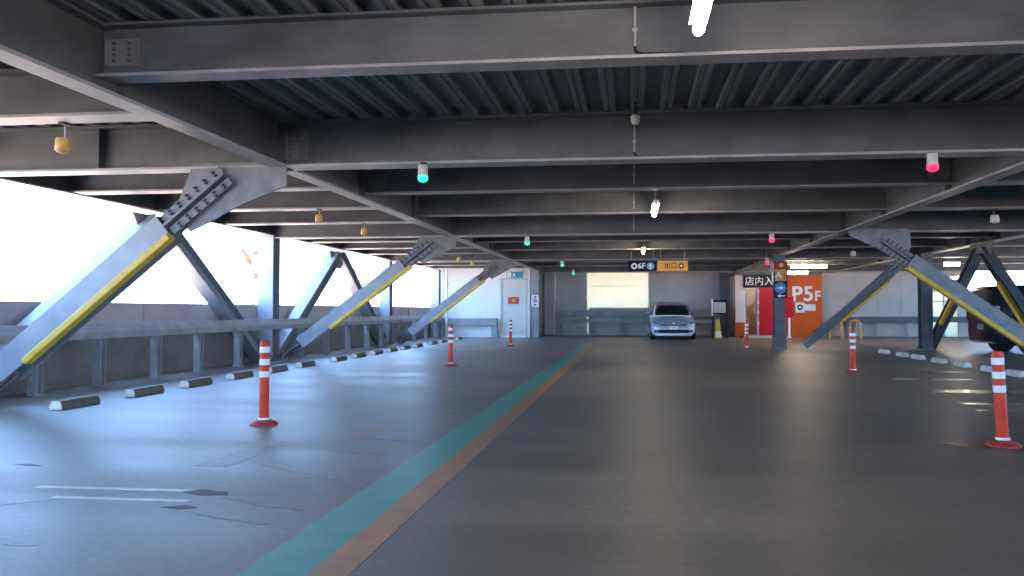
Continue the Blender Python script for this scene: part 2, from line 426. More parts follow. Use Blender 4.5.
# back wall with a frosted opening
YB = 34.0
wb = MB()
wb.box(-4.32, -2.09, YB, YB+.2, 0, ZT).box(-2.09, 0.73, YB, YB+.2, 2.86, ZT).box(-1.96, 0.73, YB, YB+.2, 0, 1.23).box(-2.09, -1.96, YB, YB+.2, 0, .09)
wb.box(0.73, 12.78, YB, YB+.2, 0, ZT).box(12.78, 13.95, YB, YB+.2, 1.95, ZT).box(12.78, 13.95, YB, YB+.2, 0.72, 0.86).box(13.95, 14.35, YB, YB+.2, 0, ZT).box(14.35, 20.25, YB, YB+.2, 0, 1.9).box(14.35, 20.25, YB, YB+.2, 2.95, ZT)
struct('wall_back', wb, M['wall_back'])
for i, xx in enumerate([-3.2, 1.6, 2.6, 3.6, 9.6, 10.6, 11.6]):
    struct('trim_%d' % (30+i), MB().box(xx-.012, xx+.012, YB-.012, YB, 0, ZT), M['wall_back'])
w1 = struct('window_1', MB().box(-2.09, 0.73, YB+.10, YB+.12, 1.23, 2.86).box(-2.09, -1.96, YB+.10, YB+.12, .09, 1.23), M['panel'])
build('window_frame', MB().box(-1.95, 0.73, YB-.03, YB+.05, 1.19, 1.25).box(0.69, 0.75, YB-.03, YB+.05, 1.25, 2.86).box(-2.11, 0.75, YB-.03, YB+.05, 2.83, 2.88), M['door'], w1)
build('joint_strip', MB().box(-2.07, 0.69, YB+.085, YB+.1, 2.22, 2.235), M['door'], w1)
w2 = struct('window_2', MB().box(12.78, 13.95, YB+.10, YB+.12, 0.86, 1.95), M['panel'])
build('mullion', MB().box(12.78, 13.95, YB+.05, YB+.09, 1.5, 1.54).box(13.35, 13.39, YB+.05, YB+.09, .86, 1.95), M['grey_plastic'], w2)
struct('window_3', MB().box(12.78, 13.95, YB+.10, YB+.12, 0.0, 0.72), M['panel'])
struct('wall_right', MB().box(20.1, 20.25, -22, 34, 0, 1.15), M['parapet'])

# ================================================================== STEEL FRAME
def ibeam(name, label, cat, group, axis, a0, a1, p, zb, zt, fw=0.28, tf=0.025, tw=0.02, stiff=(), web_m='beam', end_plate=False):
    def bx(a, b, c0, c1, z0, z1):
        return MB().box(a, b, p+c0, p+c1, z0, z1) if axis == 'X' else MB().box(p+c0, p+c1, a, b, z0, z1)
    loc = ((a0+a1)/2, p, zb) if axis == 'X' else (p, (a0+a1)/2, zb)
    t = thing(name, label, cat, loc, group)
    zt -= .006
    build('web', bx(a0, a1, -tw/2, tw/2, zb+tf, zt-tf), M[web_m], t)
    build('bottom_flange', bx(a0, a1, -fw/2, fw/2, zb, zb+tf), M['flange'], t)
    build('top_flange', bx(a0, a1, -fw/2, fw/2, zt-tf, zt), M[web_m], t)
    for s in stiff:
        build('stiffener', bx(s-.006, s+.006, -fw/2+.02, fw/2-.02, zb+tf, zt-tf), M[web_m], t)
    if end_plate:
        for s, e in ((a0, 1), (a1, -1)):
            q = s + e*.16
            pl = build('splice_plate', bx(q-.14, q+.14, -tw/2-.012, tw/2+.012, zb+.1, zt-.1), M['splice'], t)
            for i in range(2):
                for j in range(4):
                    z = zb+.135 + j*(zt-zb-.27)/3; c = q-.06+i*.12
                    b = MB()
                    if axis == 'X': b.tube([(c, p-tw/2-.03, z), (c, p+tw/2+.03, z)], .012, 6)
                    build('bolt', b, M['rail_dark'], pl)
    return t

G = 'main girders running along the aisle'
tw = .02
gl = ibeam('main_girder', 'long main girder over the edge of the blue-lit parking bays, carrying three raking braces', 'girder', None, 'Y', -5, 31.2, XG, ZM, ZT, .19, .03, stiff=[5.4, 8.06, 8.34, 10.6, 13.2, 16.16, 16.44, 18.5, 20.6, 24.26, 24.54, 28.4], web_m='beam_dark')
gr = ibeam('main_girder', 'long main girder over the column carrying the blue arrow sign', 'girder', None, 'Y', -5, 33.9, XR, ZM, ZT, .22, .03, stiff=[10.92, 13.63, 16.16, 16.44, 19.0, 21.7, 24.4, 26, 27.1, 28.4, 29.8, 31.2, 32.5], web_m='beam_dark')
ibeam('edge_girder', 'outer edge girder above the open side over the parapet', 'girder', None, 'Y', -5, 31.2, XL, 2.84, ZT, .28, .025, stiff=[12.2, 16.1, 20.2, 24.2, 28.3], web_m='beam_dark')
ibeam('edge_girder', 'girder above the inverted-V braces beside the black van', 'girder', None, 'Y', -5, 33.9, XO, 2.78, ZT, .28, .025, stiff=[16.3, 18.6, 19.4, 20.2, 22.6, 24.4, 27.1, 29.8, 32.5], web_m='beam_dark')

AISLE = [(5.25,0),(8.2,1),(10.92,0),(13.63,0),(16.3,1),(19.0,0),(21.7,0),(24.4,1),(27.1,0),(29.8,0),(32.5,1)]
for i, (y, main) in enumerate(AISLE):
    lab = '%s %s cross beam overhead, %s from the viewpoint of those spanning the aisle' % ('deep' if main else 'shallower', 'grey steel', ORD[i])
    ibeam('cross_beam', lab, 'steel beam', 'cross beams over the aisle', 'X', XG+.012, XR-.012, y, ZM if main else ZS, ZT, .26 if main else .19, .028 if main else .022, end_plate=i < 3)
LB = [(4.2,0),(6.2,0),(8.2,1),(10.2,0),(12.25,0),(14.3,0),(16.3,1),(18.3,0),(20.35,0),(22.4,0),(24.4,1),(26.4,0),(28.4,0),(30.4,0)]
for i, (y, main) in enumerate(LB):
    zb = ZM if main else 2.86
    if main: lab = 'deep cross beam over the parapet bays, meeting the %s raking brace from the viewpoint' % ORD[[8.2,16.3,24.4].index(y)]
    else: lab = 'grey cross beam over the parapet bays, %s of that row from the viewpoint' % ORD[i]
    ibeam('cross_beam', lab, 'steel beam', 'cross beams over the parapet bays', 'X', XL+.012, XG-.012, y, zb, ZT, .26, .025, stiff=[-6.2] if i < 4 else ())
RB = [(8.2,1),(10.92,0),(13.63,0),(16.3,1),(19.0,0),(21.7,0),(24.4,1),(27.1,0),(29.8,0),(32.5,1)]
for i, (y, main) in enumerate(RB):
    ibeam('cross_beam', 'dark grey cross beam between the column girder and the van-side girder, %s from the viewpoint' % ORD[i], 'steel beam', 'cross beams beside the raking brace with black van', 'X', XR+.012, XO-.012, y, ZM if main else ZS, ZT, .26, .025)
for i, (y, main) in enumerate([(19.0,0),(21.7,0),(24.4,1),(29.8,0),(33.0,1)]):
    ibeam('cross_beam', 'dark cross beam over the black van bay, %s from the viewpoint' % ORD[i], 'steel beam', 'cross beams over the van bay', 'X', XO+.012, 20.0, y, ZM if main else ZS, ZT, .26, .025)

def hcolumn(name, label, x, y, z1, w, d, m='beam', base=True, cap=None):
    t = thing(name, label, 'column', (x, y, 0))
    tf = .03
    build('column_shaft', MB().box(x-w/2, x+w/2, y-d/2, y-d/2+tf, 0.02, z1).box(x-w/2, x+w/2, y+d/2-tf, y+d/2, 0.02, z1).box(x-.015, x+.015, y-d/2+tf, y+d/2-tf, .02, z1), M[m], t)
    if base:
        bp = build('base_plate', MB().box(x-w/2-.05, x+w/2+.05, y-d/2-.05, y+d/2+.05, 0, .03), M['splice'], t)
        for sx in (-1, 1):
            for sy in (-1, 1):
                build('anchor_bolt', MB().tube([(x+sx*(w/2+.025), y+sy*(d/2+.02), .03), (x+sx*(w/2+.025), y+sy*(d/2+.02), .08)], .014, 6), M['bolt'], bp)
    return t
c1 = hcolumn('steel_column', 'grey steel column in front of parapet beside the second wall brace pair', XL, 16.3, 2.84, .36, .34, 'brace')
c2 = hcolumn('steel_column', 'pale steel column at parapet where the middle raking brace crosses it', XL, 24.45, 2.84, .36, .34, 'brace')
c3 = hcolumn('steel_column', 'pale steel column at the corner of parapet and white stair wall', XL, 30.85, 2.84, .34, .34, 'brace')
c8 = hcolumn('steel_column', 'steel column at parapet beside foot of the large front brace', XL, 8.2, 2.84, .36, .34, 'brace')
c4 = hcolumn('steel_column', 'grey column carrying the blue arrow sign', 4.27, 22.65, ZM, .29, .30, 'beam')
build('plinth', MB().box(4.27-.175, 4.27+.175, 22.65-.18, 22.65+.18, 0, .40), M['beam'], c4, bevel=.01)
c5 = hcolumn('steel_column', 'dark column under the van-side girder, brace top joining it', 8.36, 22.6, 2.78, .30, .32, 'beam')
c6 = hcolumn('steel_column', 'steel column with pink and white sign beside the stair door', -4.02, 31.0, ZM, .27, .3, 'brace')
c7 = hcolumn('steel_column', 'steel column at end of entrance kiosk wall', 4.0, 33.5, ZM, .4, .4, 'beam_dark')

# ------------------------------------------------------------------ raking braces
def brace(label, P0, P1, gus, guard=(.18, .74), size=.34, depth=.34, foot=True, split=.80, splitb=.13, m='brace', cat='brace', group=None, full=True):
    """P0 foot, P1 head; the member lies in the plane of P0, P1 and the normal w."""
    P0, P1 = Vector(P0), Vector(P1)
    t = thing('diagonal_brace', label, cat, P0, group)
    L = (P1-P0).length; u = (P1-P0)/L
    up = Vector((0,0,1)); s = (up - u*up.dot(u)).normalized(); w = u.cross(s).normalized()
    if w.y > 0: w = -w
    h, d = size/2, depth/2
    # H section: two flanges square to w, web between them
    sh = MB()
    a = (splitb*L, split*L)
    sh.obox(P0, u, s, w, a, (-h, h), (d-.022, d)).obox(P0, u, s, w, a, (-h, h), (-d, -d+.022)).obox(P0, u, s, w, a, (-.011, .011), (-d+.022, d-.022))
    sh.obox(P0, u, s, w, a, (h-.03, h), (-d+.022, d-.022))
    build('shaft', sh, M[m], t)
    # cruciform splices at both ends with bolted plates
    for (b0, b1, vis) in ((0.02*L, splitb*L+.12, foot), (split*L-.12, .95*L, True)):
        sp = build('splice_plate', MB().obox(P0, u, s, w, (b0, b1), (-h*.95, h*.95), (-.02, .02)).obox(P0, u, s, w, (b0, b1), (-.014, .014), (-d*.95, d*.95)), M['splice'], t)
        sp2 = build('splice_plate', MB().obox(P0, u, s, w, (b0+.06, b1 if vis and b0 > L/2 else b1), (h*.28, h*.92), (d*.42, d*.42+.02)).obox(P0, u, s, w, (b0+.06, b1), (-h*.92, -h*.28), (d*.42, d*.42+.02)), M['splice'], t)
        if full:
            for (v0, lift) in ((h*.48, 0), (h*.78, 0), (-h*.48, 0), (-h*.78, 0)):
                n = 7
                for k in range(n):
                    q = b0 + .12 + (b1-b0-.22)*k/(n-1)
                    c = P0 + u*q + s*v0
                    build('bolt', MB().tube([c + w*(d*.42+.02), c + w*(d*.42+.055)], .018, 6), M['bolt'], sp2)
    if guard:
        build('edge_guard', MB().obox(P0, u, s, w, (guard[0]*L, guard[1]*L), (-h-.055, -h+.03), (d-.06, d+.055)), M['yellow'], t, label='yellow edge guard', bevel=.015)
    if gus:
        build('gusset_plate', MB().prism([Vector(p) + w*.016 for p in gus], w*-.032), M['splice'], t)
    return t
yb = 8.1
brace('large front raking brace from the girder down to the parapet, yellow edge guard', (-7.78, yb, .07), (-4.42, yb, 2.82),
      [(-5.02,yb,2.83),(-3.90,yb,2.83),(-3.90,yb,2.56),(-4.50,yb,2.32),(-4.72,yb,2.20),(-5.05,yb,2.05),(-5.24,yb,2.28)], guard=(.22,.74), size=.29, depth=.30, split=.74)
yb = 16.2
brace('middle raking brace on the parapet side, yellow guard ending above the wheel stops', (-7.88, yb, .05), (-4.20, yb, 2.78),
      [(-4.66,yb,2.80),(-3.88,yb,2.80),(-3.88,yb,2.56),(-4.62,yb,2.16),(-4.92,yb,2.44)], guard=(.30,.80), size=.28, depth=.30, split=.77)
yb = 24.3
brace('far raking brace in front of the white stair wall', (-7.80, yb, .05), (-4.20, yb, 2.78),
      [(-4.66,yb,2.80),(-3.88,yb,2.80),(-3.88,yb,2.56),(-4.62,yb,2.16),(-4.92,yb,2.44)], guard=(.30,.80), size=.28, depth=.30, split=.77)
yb = 15.9
brace('dark raking brace with yellow guard crossing in front of the black van', (8.58, yb, .0), (4.82, yb, 2.68),
      [(4.40,yb,2.82),(5.6,yb,2.80),(5.62,yb,2.42),(5.38,yb,2.18),(5.05,yb,2.36),(4.40,yb,2.68)], guard=(.22,.80), size=.30, depth=.30, m='splice')
yb = 22.72
brace('thin dark brace rising from the sign column to the next column', (4.95, yb, .05), (8.1, yb, 2.80), None, guard=(.32,.75), size=.25, depth=.24, m='beam', full=False)

def wall_brace(label, P0, P1, size=.28, guard=None, m='brace', gus=None):
    P0, P1 = Vector(P0), Vector(P1)
    t = thing('diagonal_brace', label, 'brace', P0, 'braces along the open edges')
    L = (P1-P0).length; u = (P1-P0)/L
    s = (Vector((0,0,1)) - u*u.z).normalized(); w = u.cross(s).normalized()
    if abs(w.x) and w.x < 0 and P0.x < 0: w = -w
    if P0.x > 0 and w.x > 0: w = -w
    h = size/2
    build('shaft', MB().obox(P0,u,s,w,(0,L),(-h,-h+.02),(-h,h)).obox(P0,u,s,w,(0,L),(h-.02,h),(-h,h)).obox(P0,u,s,w,(0,L),(-h+.02,h-.02),(-.01,.01)), M[m], t)
    build('end_plate', MB().obox(P0,u,s,w,(0,.25),(-h+.02,h-.02),(-.03,.03)), M['splice'], t)
    if gus: build('gusset_plate', MB().prism([Vector(p)+w*.015 for p in gus], w*-.03), M['splice'], t)
    if guard: build('edge_guard', MB().obox(P0,u,s,w,(guard[0]*L,guard[1]*L),(-h-.03,-h+.07),(h-.06,h+.03)), M['yellow'], t, label='yellow edge guard')
    return t
gx = lambda y: [(XL,y-.62,2.78),(XL,y+.62,2.78),(XL,y+.42,2.46),(XL,y+.12,2.32),(XL,y-.12,2.32),(XL,y-.42,2.46)]
ya = 12.2
wall_brace('sloping wall brace just behind the large front raking brace', (XL, 8.55, .12), (XL, ya-.12, 2.68), gus=gx(ya))
wall_brace('sloping wall brace running down to the nearer parapet column', (XL, 15.95, .12), (XL, ya+.12, 2.68))
ya = 20.3
wall_brace('sloping wall brace rising from the nearer parapet column', (XL, 16.65, .12), (XL, ya-.12, 2.68), gus=gx(ya))
wall_brace('sloping wall brace behind the middle raking brace', (XL, 24.1, .12), (XL, ya+.12, 2.68))
ya = 19.6
gxr = [(XO,ya-.62,2.78),(XO,ya+.62,2.78),(XO,ya+.42,2.46),(XO,ya-.42,2.46)]
wall_brace('dark brace with yellow guard leaning up from the dark column', (XO, 22.9, .06), (XO, ya+.15, 2.62), .22, (.30,.62), 'beam', gxr)
wall_brace('dark brace with yellow guard crossing above the black van', (XO, 16.3, .06), (XO, ya-.15, 2.62), .22, (.1,.7), 'beam')

# ================================================================== LEFT GUARD RAIL
gl_r = thing('guard_rail', 'galvanised crash rail on posts along the parapet wall', 'guard rail', (-7.95, 12, 0))
build('rail', MB().prism([(-7.90,-6,.72),(-7.90,-6,.82),(-8.00,-6,.945),(-8.04,-6,.945),(-8.04,-6,.72)], (0, 36.8, 0)), M['rail'], gl_r)
for y in [5.9, 7.2, 9.3, 10.5, 11.85, 13.1, 14.5, 17.4, 18.9, 20.4, 21.9, 23.2, 25.2, 26.8, 28.4, 29.8]:
    build('post', MB().box(-8.04, -7.91, y-.06, y-.045, 0.02, .72).box(-8.04, -7.91, y+.045, y+.06, 0.02, .72).box(-7.98, -7.965, y-.045, y+.045, 0.02, .72).box(-8.06, -7.89, y-.08, y+.08, 0, .02), M['rail'], gl_r)

# rail in front of the stair wall
sr = thing('guard_rail', 'blue-grey crash rail in front of white stair wall', 'guard rail', (-6.9, 31.05, 0))
build('rail', MB().box(-8.0, -5.68, 31.0, 31.1, .50, .80), M['rail'], sr, bevel=.01)
build('post', MB().box(-5.92, -5.68, 31.1, 31.2, 0, .80), M['rail'], sr)
build('post', MB().box(-8.0, -7.8, 31.1, 31.2, 0, .80), M['rail'], sr)
# rail on the back wall
br = thing('guard_rail', 'long crash rail below the frosted back window', 'guard rail', (0, 33.6, 0))
build('rail', MB().box(-3.4, 3.7, 33.62, 33.72, .84, 1.14), M['rail'], br, bevel=.01)
build('rail', MB().box(-3.4, 3.7, 33.50, 33.62, .56, .74), M['rail'], br, bevel=.01)
for xx in (-3.25, -1.9, -0.55, 0.9, 2.4, 3.55):
    build('post', MB().box(xx-.08, xx+.08, 33.72, 33.86, 0, 1.12), M['rail'], br)
rr = thing('guard_rail', 'dark crash rail along back wall beside the orange kiosk', 'guard rail', (10.6, 33.6, 0))
build('rail', MB().box(9.0, 15.0, 33.55, 33.68, .62, .86), M['rail_dark'], rr, bevel=.01)
for xx in (9.3, 10.4, 11.7, 13.2, 14.7):
    build('post', MB().box(xx-.06, xx+.06, 33.68, 33.8, 0, .8), M['rail'], rr)

# ================================================================== DELINEATOR POSTS
def delineator(x, y, h, label, lean=(0,0)):
    t = thing('delineator_post', label, 'delineator', (x, y, 0), 'orange delineator posts')
    k = h/.82; r = .047
    def ax(z): return Vector((x + lean[0]*z, y + lean[1]*z, z))
    b = MB(); n = 24
    prof = [(.135,0),(.135,.012),(.115,.03),(.075,.045),(.056,.055)]
    b.tube([(x,y,z) for q,z in prof], [q for q,z in prof], n)
    build('base', b, M['base_red'], t, smooth=True)
    build('collar', MB().tube([ax(.045), ax(.075)], .058, n), M['reflect'], t, smooth=True)
    pr = [(.050,.05),(.047,.12),(.046,h-.02),(.040,h-.004),(.028,h)]
    build('post', MB().tube([ax(z) for q,z in pr], [q for q,z in pr], n), M['post_red'], t, smooth=True)
    for z0 in (h-.115*k, h-.235*k, h-.355*k):
        build('reflective_band', MB().tube([ax(z0), ax(z0+.058*k)], .0495, n), M['reflect'], t, smooth=True)
    return t
delineator(-3.68, 7.2, .84, 'orange post with white bands nearest the front wheel stops')
delineator(-3.72, 15.1, .84, 'orange banded post level with the middle raking brace')
delineator(-3.87, 23.6, .83, 'orange banded post in front of the stair door')
delineator(3.33, 22.6, .79, 'orange banded post before the kiosk glass door')
delineator(3.98, 14.2, .78, 'orange banded post between orange kiosk and dark column')
delineator(3.11, 6.75, .80, 'orange banded post beside the brown floor stain, leaning slightly', lean=(-.045, 0))

# ================================================================== WHEEL STOPS
def wheel_stop(x, y, m, label, group, L=.62):
    t = thing('wheel_stop', label, 'wheel stop', (x, y, 0), group)
    w, h = .085, .105
    build('block', MB().prism([(x-w,y-L/2,0),(x+w,y-L/2,0),(x+w,y-L/2,.05),(x+w*.62,y-L/2,h),(x-w*.62,y-L/2,h),(x-w,y-L/2,.05)], (0,L,0)), M[m], t, bevel=.012)
    build('end_cap', MB().prism([(x-w*.9,y-L/2-.006,0.004),(x+w*.9,y-L/2-.006,0.004),(x+w*.9,y-L/2-.006,.048),(x+w*.56,y-L/2-.006,h-.006),(x-w*.56,y-L/2-.006,h-.006),(x-w*.9,y-L/2-.006,.048)], (0,.008,0)), M['stop_pale'], t)
    return t
LS = [8.31, 9.58, 10.8, 12.08, 13.4, 14.65, 16.41, 17.65, 18.94, 20.2, 21.44, 22.75, 24.54, 25.86, 28.31]
p0 = wheel_stop(-6.6, LS[0], 'stop_dark', 'dark wheel stop at the near end of the parapet row', 'wheel stops along the parapet')
for i, y in enumerate(LS[1:]):
    dup(p0, (-6.6 - .005*i, y, 0), 'dark wheel stop, %s from the near end of the parapet row' % ORD[i+1])
RS = [13.84, 14.8, 16.0, 17.15, 18.38, 19.4, 20.75]
p1 = wheel_stop(6.62, RS[0], 'stop_pale', 'pale wheel stop at the near end of the van-side row', 'pale wheel stops on the van side', .48)
for i, y in enumerate(RS[1:]):
    dup(p1, (6.62, y, 0), 'pale wheel stop, %s from the near end of the van-side row' % ORD[i+1])

# ================================================================== LAMPS
def tube_lamp(label, x, y0, y1, z=2.85, top=ZT, power=None, group='fluorescent tubes over the aisle'):
    t = thing('fluorescent_lamp', label, 'ceiling light', (x, (y0+y1)/2, z), group)
    build('housing', MB().prism([(x-.055,y0,z+.05),(x+.055,y0,z+.05),(x+.04,y0,z+.10),(x-.04,y0,z+.10)], (0,y1-y0,0)), M['white'], t)
    build('tube', MB().tube([(x,y0+.02,z),(x,y0+.05,z),(x,y1-.05,z),(x,y1-.02,z)], [.028,.036,.036,.028], 14), M['tube'], t, smooth=True, label='lit white tube')
    for y in (y0, y1):
        build('end_holder', MB().box(x-.02,x+.02,y-.012,y+.012,z-.02,z+.06), M['grey_plastic'], t, bevel=.006)
    for y in (y0+.2, y1-.2):
        build('hanger_rod', MB().tube([(x,y,z+.1),(x,y,top)], .006, 6), M['conduit'], t)
    return t
tube_lamp('fluorescent tube over the aisle below the first cross beam', .40, 3.45, 4.62)
tube_lamp('fluorescent tube over the aisle, middle of that row', .37, 12.0, 13.2, 2.80)
tube_lamp('fluorescent tube over the aisle, farthest of that row', .30, 20.6, 21.9, 2.80)

def cross_lamp(label, x0, x1, y, z, group, top=ZT):
    t = thing('fluorescent_lamp', label, 'ceiling light', ((x0+x1)/2, y, z), group)
    build('housing', MB().box(x0,x1,y-.05,y+.05,z+.05,z+.10), M['white'], t)
    build('tube', MB().tube([(x0+.02,y,z),(x1-.02,y,z)], .05, 14), M['tube'], t, smooth=True)
    for x in (x0+.2, x1-.2):
        build('hanger_rod', MB().tube([(x,y,z+.1),(x,y,top)], .006, 6), M['conduit'], t)
    return t
cross_lamp('upper fluorescent tube hanging before the orange kiosk wall', 5.9, 7.25, 29.0, 2.78, 'fluorescent tubes at the kiosk')
cross_lamp('lower fluorescent tube hanging before the kiosk, beside sign column', 5.7, 6.45, 28.6, 2.52, 'fluorescent tubes at the kiosk')
cross_lamp('short fluorescent tube above the black van bay, seen past the brace', 9.75, 10.25, 24.8, 2.58, 'fluorescent tubes over the van bay')
tube_lamp('slanting-seen fluorescent tube deep in the black van bay', 11.13, 26.0, 28.2, 2.25, group='fluorescent tubes over the van bay')

# ------------------------------------------------------------------ bay indicators / sensors
def indicator(label, x, y, z, beam_z, lens, group, body='sensor_body', r=.05, hh=.125):
    t = thing('bay_indicator', label, 'indicator light', (x, y, z), group)
    build('stem', MB().tube([(x,y+.03,beam_z),(x,y+.03,z+hh+.01),(x,y+.015,z+hh-.015)], .008, 8), M['conduit'], t)
    build('bracket', MB().box(x-.03,x+.03,y-.02,y+.07,beam_z-.012,beam_z), M['black'], t)
    build('housing', MB().tube([(x,y,z+hh),(x,y,z+hh-.005),(x,y,z+.02),(x,y,z+.0)], [.02,r*.9,r,r*.96], 14), M[body], t, smooth=True)
    build('lens', MB().tube([(x,y,z),(x,y,z-.04),(x,y,z-.06),(x,y,z-.07)], [r*1.02,r*1.02,r*.75,r*.3], 14), M[lens], t, smooth=True)
    return t
for i, (x, y, bz) in enumerate([(-2.29,8.0,ZM),(-2.28,16.1,ZM),(-2.28,24.25,ZM),(-2.35,29.75,ZS)]):
    indicator('green-lit bay indicator under a cross beam, %s from the viewpoint' % ORD[i], x, y, 2.62, bz, 'green_lens', 'green bay indicators', r=.055)
for i, (x, y, bz) in enumerate([(3.07,8.05,ZM),(2.92,16.2,ZM),(4.15,23.9,ZT)]):
    indicator('red-lit bay indicator over the aisle, %s from the viewpoint' % ORD[i], x, y, 2.64, bz, 'red_lens', 'red bay indicators', r=.055)
for i, y in enumerate([6.3, 12.2, 14.35, 20.3, 22.5, 24.45]):
    indicator('amber bay sensor over the parapet stalls, %s from the viewpoint' % ORD[i], -5.3 + (.12 if i == 0 else 0), y, 2.70 - (.05 if i == 0 else 0), 2.86 if i < 5 else ZM, 'sensor_amber', 'amber bay sensors', 'sensor_amber', .06, .07)
for i, (x, y) in enumerate([(5.85,11.0),(6.24,13.7),(6.2,19.1),(6.15,21.8)]):
    indicator('pale bay sensor above the van-side wheel stops, %s from the viewpoint' % ORD[i], x, y, 2.72, ZS, 'sensor_body', 'pale bay sensors', 'sensor_body', .07, .075)

# ------------------------------------------------------------------ conduits on the beams
for i, (y, zb, elbow) in enumerate([(5.25,ZS,True),(8.2,ZM,True),(10.92,ZS,False),(13.63,ZS,False),(16.3,ZM,False)]):
    t = thing('conduit', 'thin steel conduit dropping down the %s aisle beam' % ORD[i], 'conduit', (.02, y-.03, zb+.1), 'conduits on the aisle beams')
    yy = y-.03
    path = [(.02,yy,ZT-.01),(.02,yy,zb+.09)]
    build('pipe', MB().tube(path, .010, 8), M['conduit'], t)
    if elbow:
        build('elbow', MB().tube([(.02,yy,zb+.10),(.03,yy,zb+.06),(.07,yy,zb+.045),(.36,yy,zb+.04)], .012, 8), M['black'], t)
    build('clip', MB().box(-.0,.04,yy-.015,yy+.015,zb+.2,zb+.225), M['conduit'], t)
t = thing('junction_box', 'small round pale junction box under the deck above second beam', 'junction box', (.03,7.75,3.1))
build('body', MB().tube([(.03,7.75,3.17),(.03,7.75,3.15),(.03,7.75,3.10),(.03,7.75,3.07)], [.03,.05,.05,.03], 14), M['sensor_body'], t, smooth=True)
build('stem', MB().tube([(.03,7.75,3.165),(.03,7.75,ZT)], .012, 8), M['black'], t)
for (nm, lab, x, y, r, m) in [('drain_pipe','pale vertical pipe on back wall by the stair core',-3.53,33.85,.05,'door'),('drain_pipe','cream vertical pipe at parapet corner before white stair wall',-7.72,30.6,.05,'door'),('drain_pipe','dark vertical pipe in the corner between stair core and back wall',-4.0,33.4,.06,'rail_dark')]:
    t = thing(nm, lab, 'pipe', (x, y, 0))
    build('pipe', MB().tube([(x,y,0),(x,y,ZT)], r, 12), M[m], t, smooth=True)
    for z in (.8, 2.2): build('bracket', MB().box(x-r-.02,x+r+.02,y-.02,y+r+.1,z,z+.04), M['conduit'], t)

# ================================================================== HANGING SIGNS
def hang_sign(label, x0, x1, z0, z1, y, face):
    t = thing('hanging_sign', label, 'sign', ((x0+x1)/2, y, z0), 'signs hanging over the aisle')
    build('board', MB().box(x0,x1,y,y+.06,z0,z1), M[face], t)
    for x in (x0+.1, x1-.1): build('hanger_rod', MB().tube([(x,y+.03,z1),(x,y+.03,ZT)], .01, 8), M['conduit'], t)
    return t
ys = 23.0
s1 = hang_sign('dark navy hanging sign reading 6F with an arrow disc', -.15, .72, 2.33, 2.64, ys, 'navy')
build('ring_symbol', disc((.04,ys,2.485),.095,.006,28,.045), M['white'], s1, label='white ring symbol')
text('lettering', '6F', .235, (.265,ys-.006,2.485), M['white'], s1, bold=.006)
build('arrow_disc', disc((.53,ys,2.485),.115,.006), M['pale_blue'], s1)
build('arrow', arrow((.53,ys-.006,2.485),.15,.13,.006,'U'), M['white'], s1)
s2 = hang_sign('amber hanging sign reading exit in dark characters with arrow', .74, 1.66, 2.33, 2.64, ys, 'sign_orange')
text('lettering', '出口', .20, (1.14,ys-.006,2.485), M['ink'], s2, bold=.003)
build('arrow_disc', disc((1.45,ys,2.485),.085,.006), M['ink'], s2)
build('arrow', arrow((1.45,ys-.006,2.485),.11,.095), M['white'], s2)

# stair door signs
es = thing('exit_sign', 'teal and white exit sign above the stair door', 'sign', (-4.97,YS-.06,2.49))
build('board', MB().box(-5.30,-4.65,YS-.08,YS,2.50,2.76), M['teal'], es)
build('pictogram', MB().box(-5.28,-5.10,YS-.086,YS-.08,2.52,2.74), M['white'], es)
build('pictogram', MB().prism([(-5.06,YS-.08,2.55),(-5.02,YS-.08,2.55),(-4.98,YS-.08,2.62),(-4.94,YS-.08,2.55),(-4.90,YS-.08,2.55),(-4.95,YS-.08,2.67),(-4.99,YS-.08,2.72),(-5.03,YS-.08,2.65)],(0,-.006,0)), M['white'], es)
dn = thing('door_notice', 'red notice on the cream stair door', 'notice', (-5.01,YS+.01,1.40))
build('sheet', MB().box(-5.25,-4.78,YS+.008,YS+.02,1.40,1.69), M['notice_red'], dn)
build('printed_mark', MB().box(-5.08,-4.93,YS+.004,YS+.008,1.49,1.61), M['sign_orange'], dn)
cs = thing('column_sign', 'white sign with pink print and dark symbols on column by stair door', 'sign', (-4.05,30.83,1.27))
build('board', MB().box(-4.19,-3.88,30.825,30.845,1.27,1.77), M['white'], cs, bevel=.004)
build('symbol', disc((-4.035,30.825,1.68),.045,.005), M['ink'], cs)
build('symbol', disc((-4.035,30.825,1.36),.045,.005), M['ink'], cs)
build('printed_mark', MB().box(-4.11,-3.96,30.82,30.825,1.45,1.60), M['pink'], cs)

# ================================================================== ENTRANCE KIOSK
YK = 32.2
struct('wall_kiosk_front', MB().box(6.0, 7.82, YK, YK+.12, 0, 2.60), M['orange_wall'])
struct('wall_kiosk_side', MB().box(7.70, 7.82, YK+.12, YB, 0, 2.60), M['orange_wall'])
struct('wall_kiosk_left', MB().box(4.28, 4.62, YK, YB-.4, 0, 2.60), M['peach'])
struct('trim_40', MB().box(4.26, 4.66, YK-.02, YK, 0, 0.62), M['orange_wall'])
struct('wall_kiosk_top', MB().box(4.28, 7.82, YK+.02, YB, 2.60, 2.72).box(4.62, 6.0, YK, YK+.12, 2.08, 2.60), M['rail_dark'])
struct('wall_kiosk_inside', MB().box(4.62, 7.7, YB-.12, YB-.02, 0, 2.60), M['ochre'])
struct('trim_41', MB().box(4.62,4.70,YK,YK+.08,0,2.08).box(5.16,5.22,YK,YK+.08,0,2.08).box(4.70,5.16,YK,YK+.08,2.02,2.08), M['door'])
dg_ = struct('door_2', MB().box(4.70,5.16,YK+.03,YK+.045,.05,2.02), M['glass'])
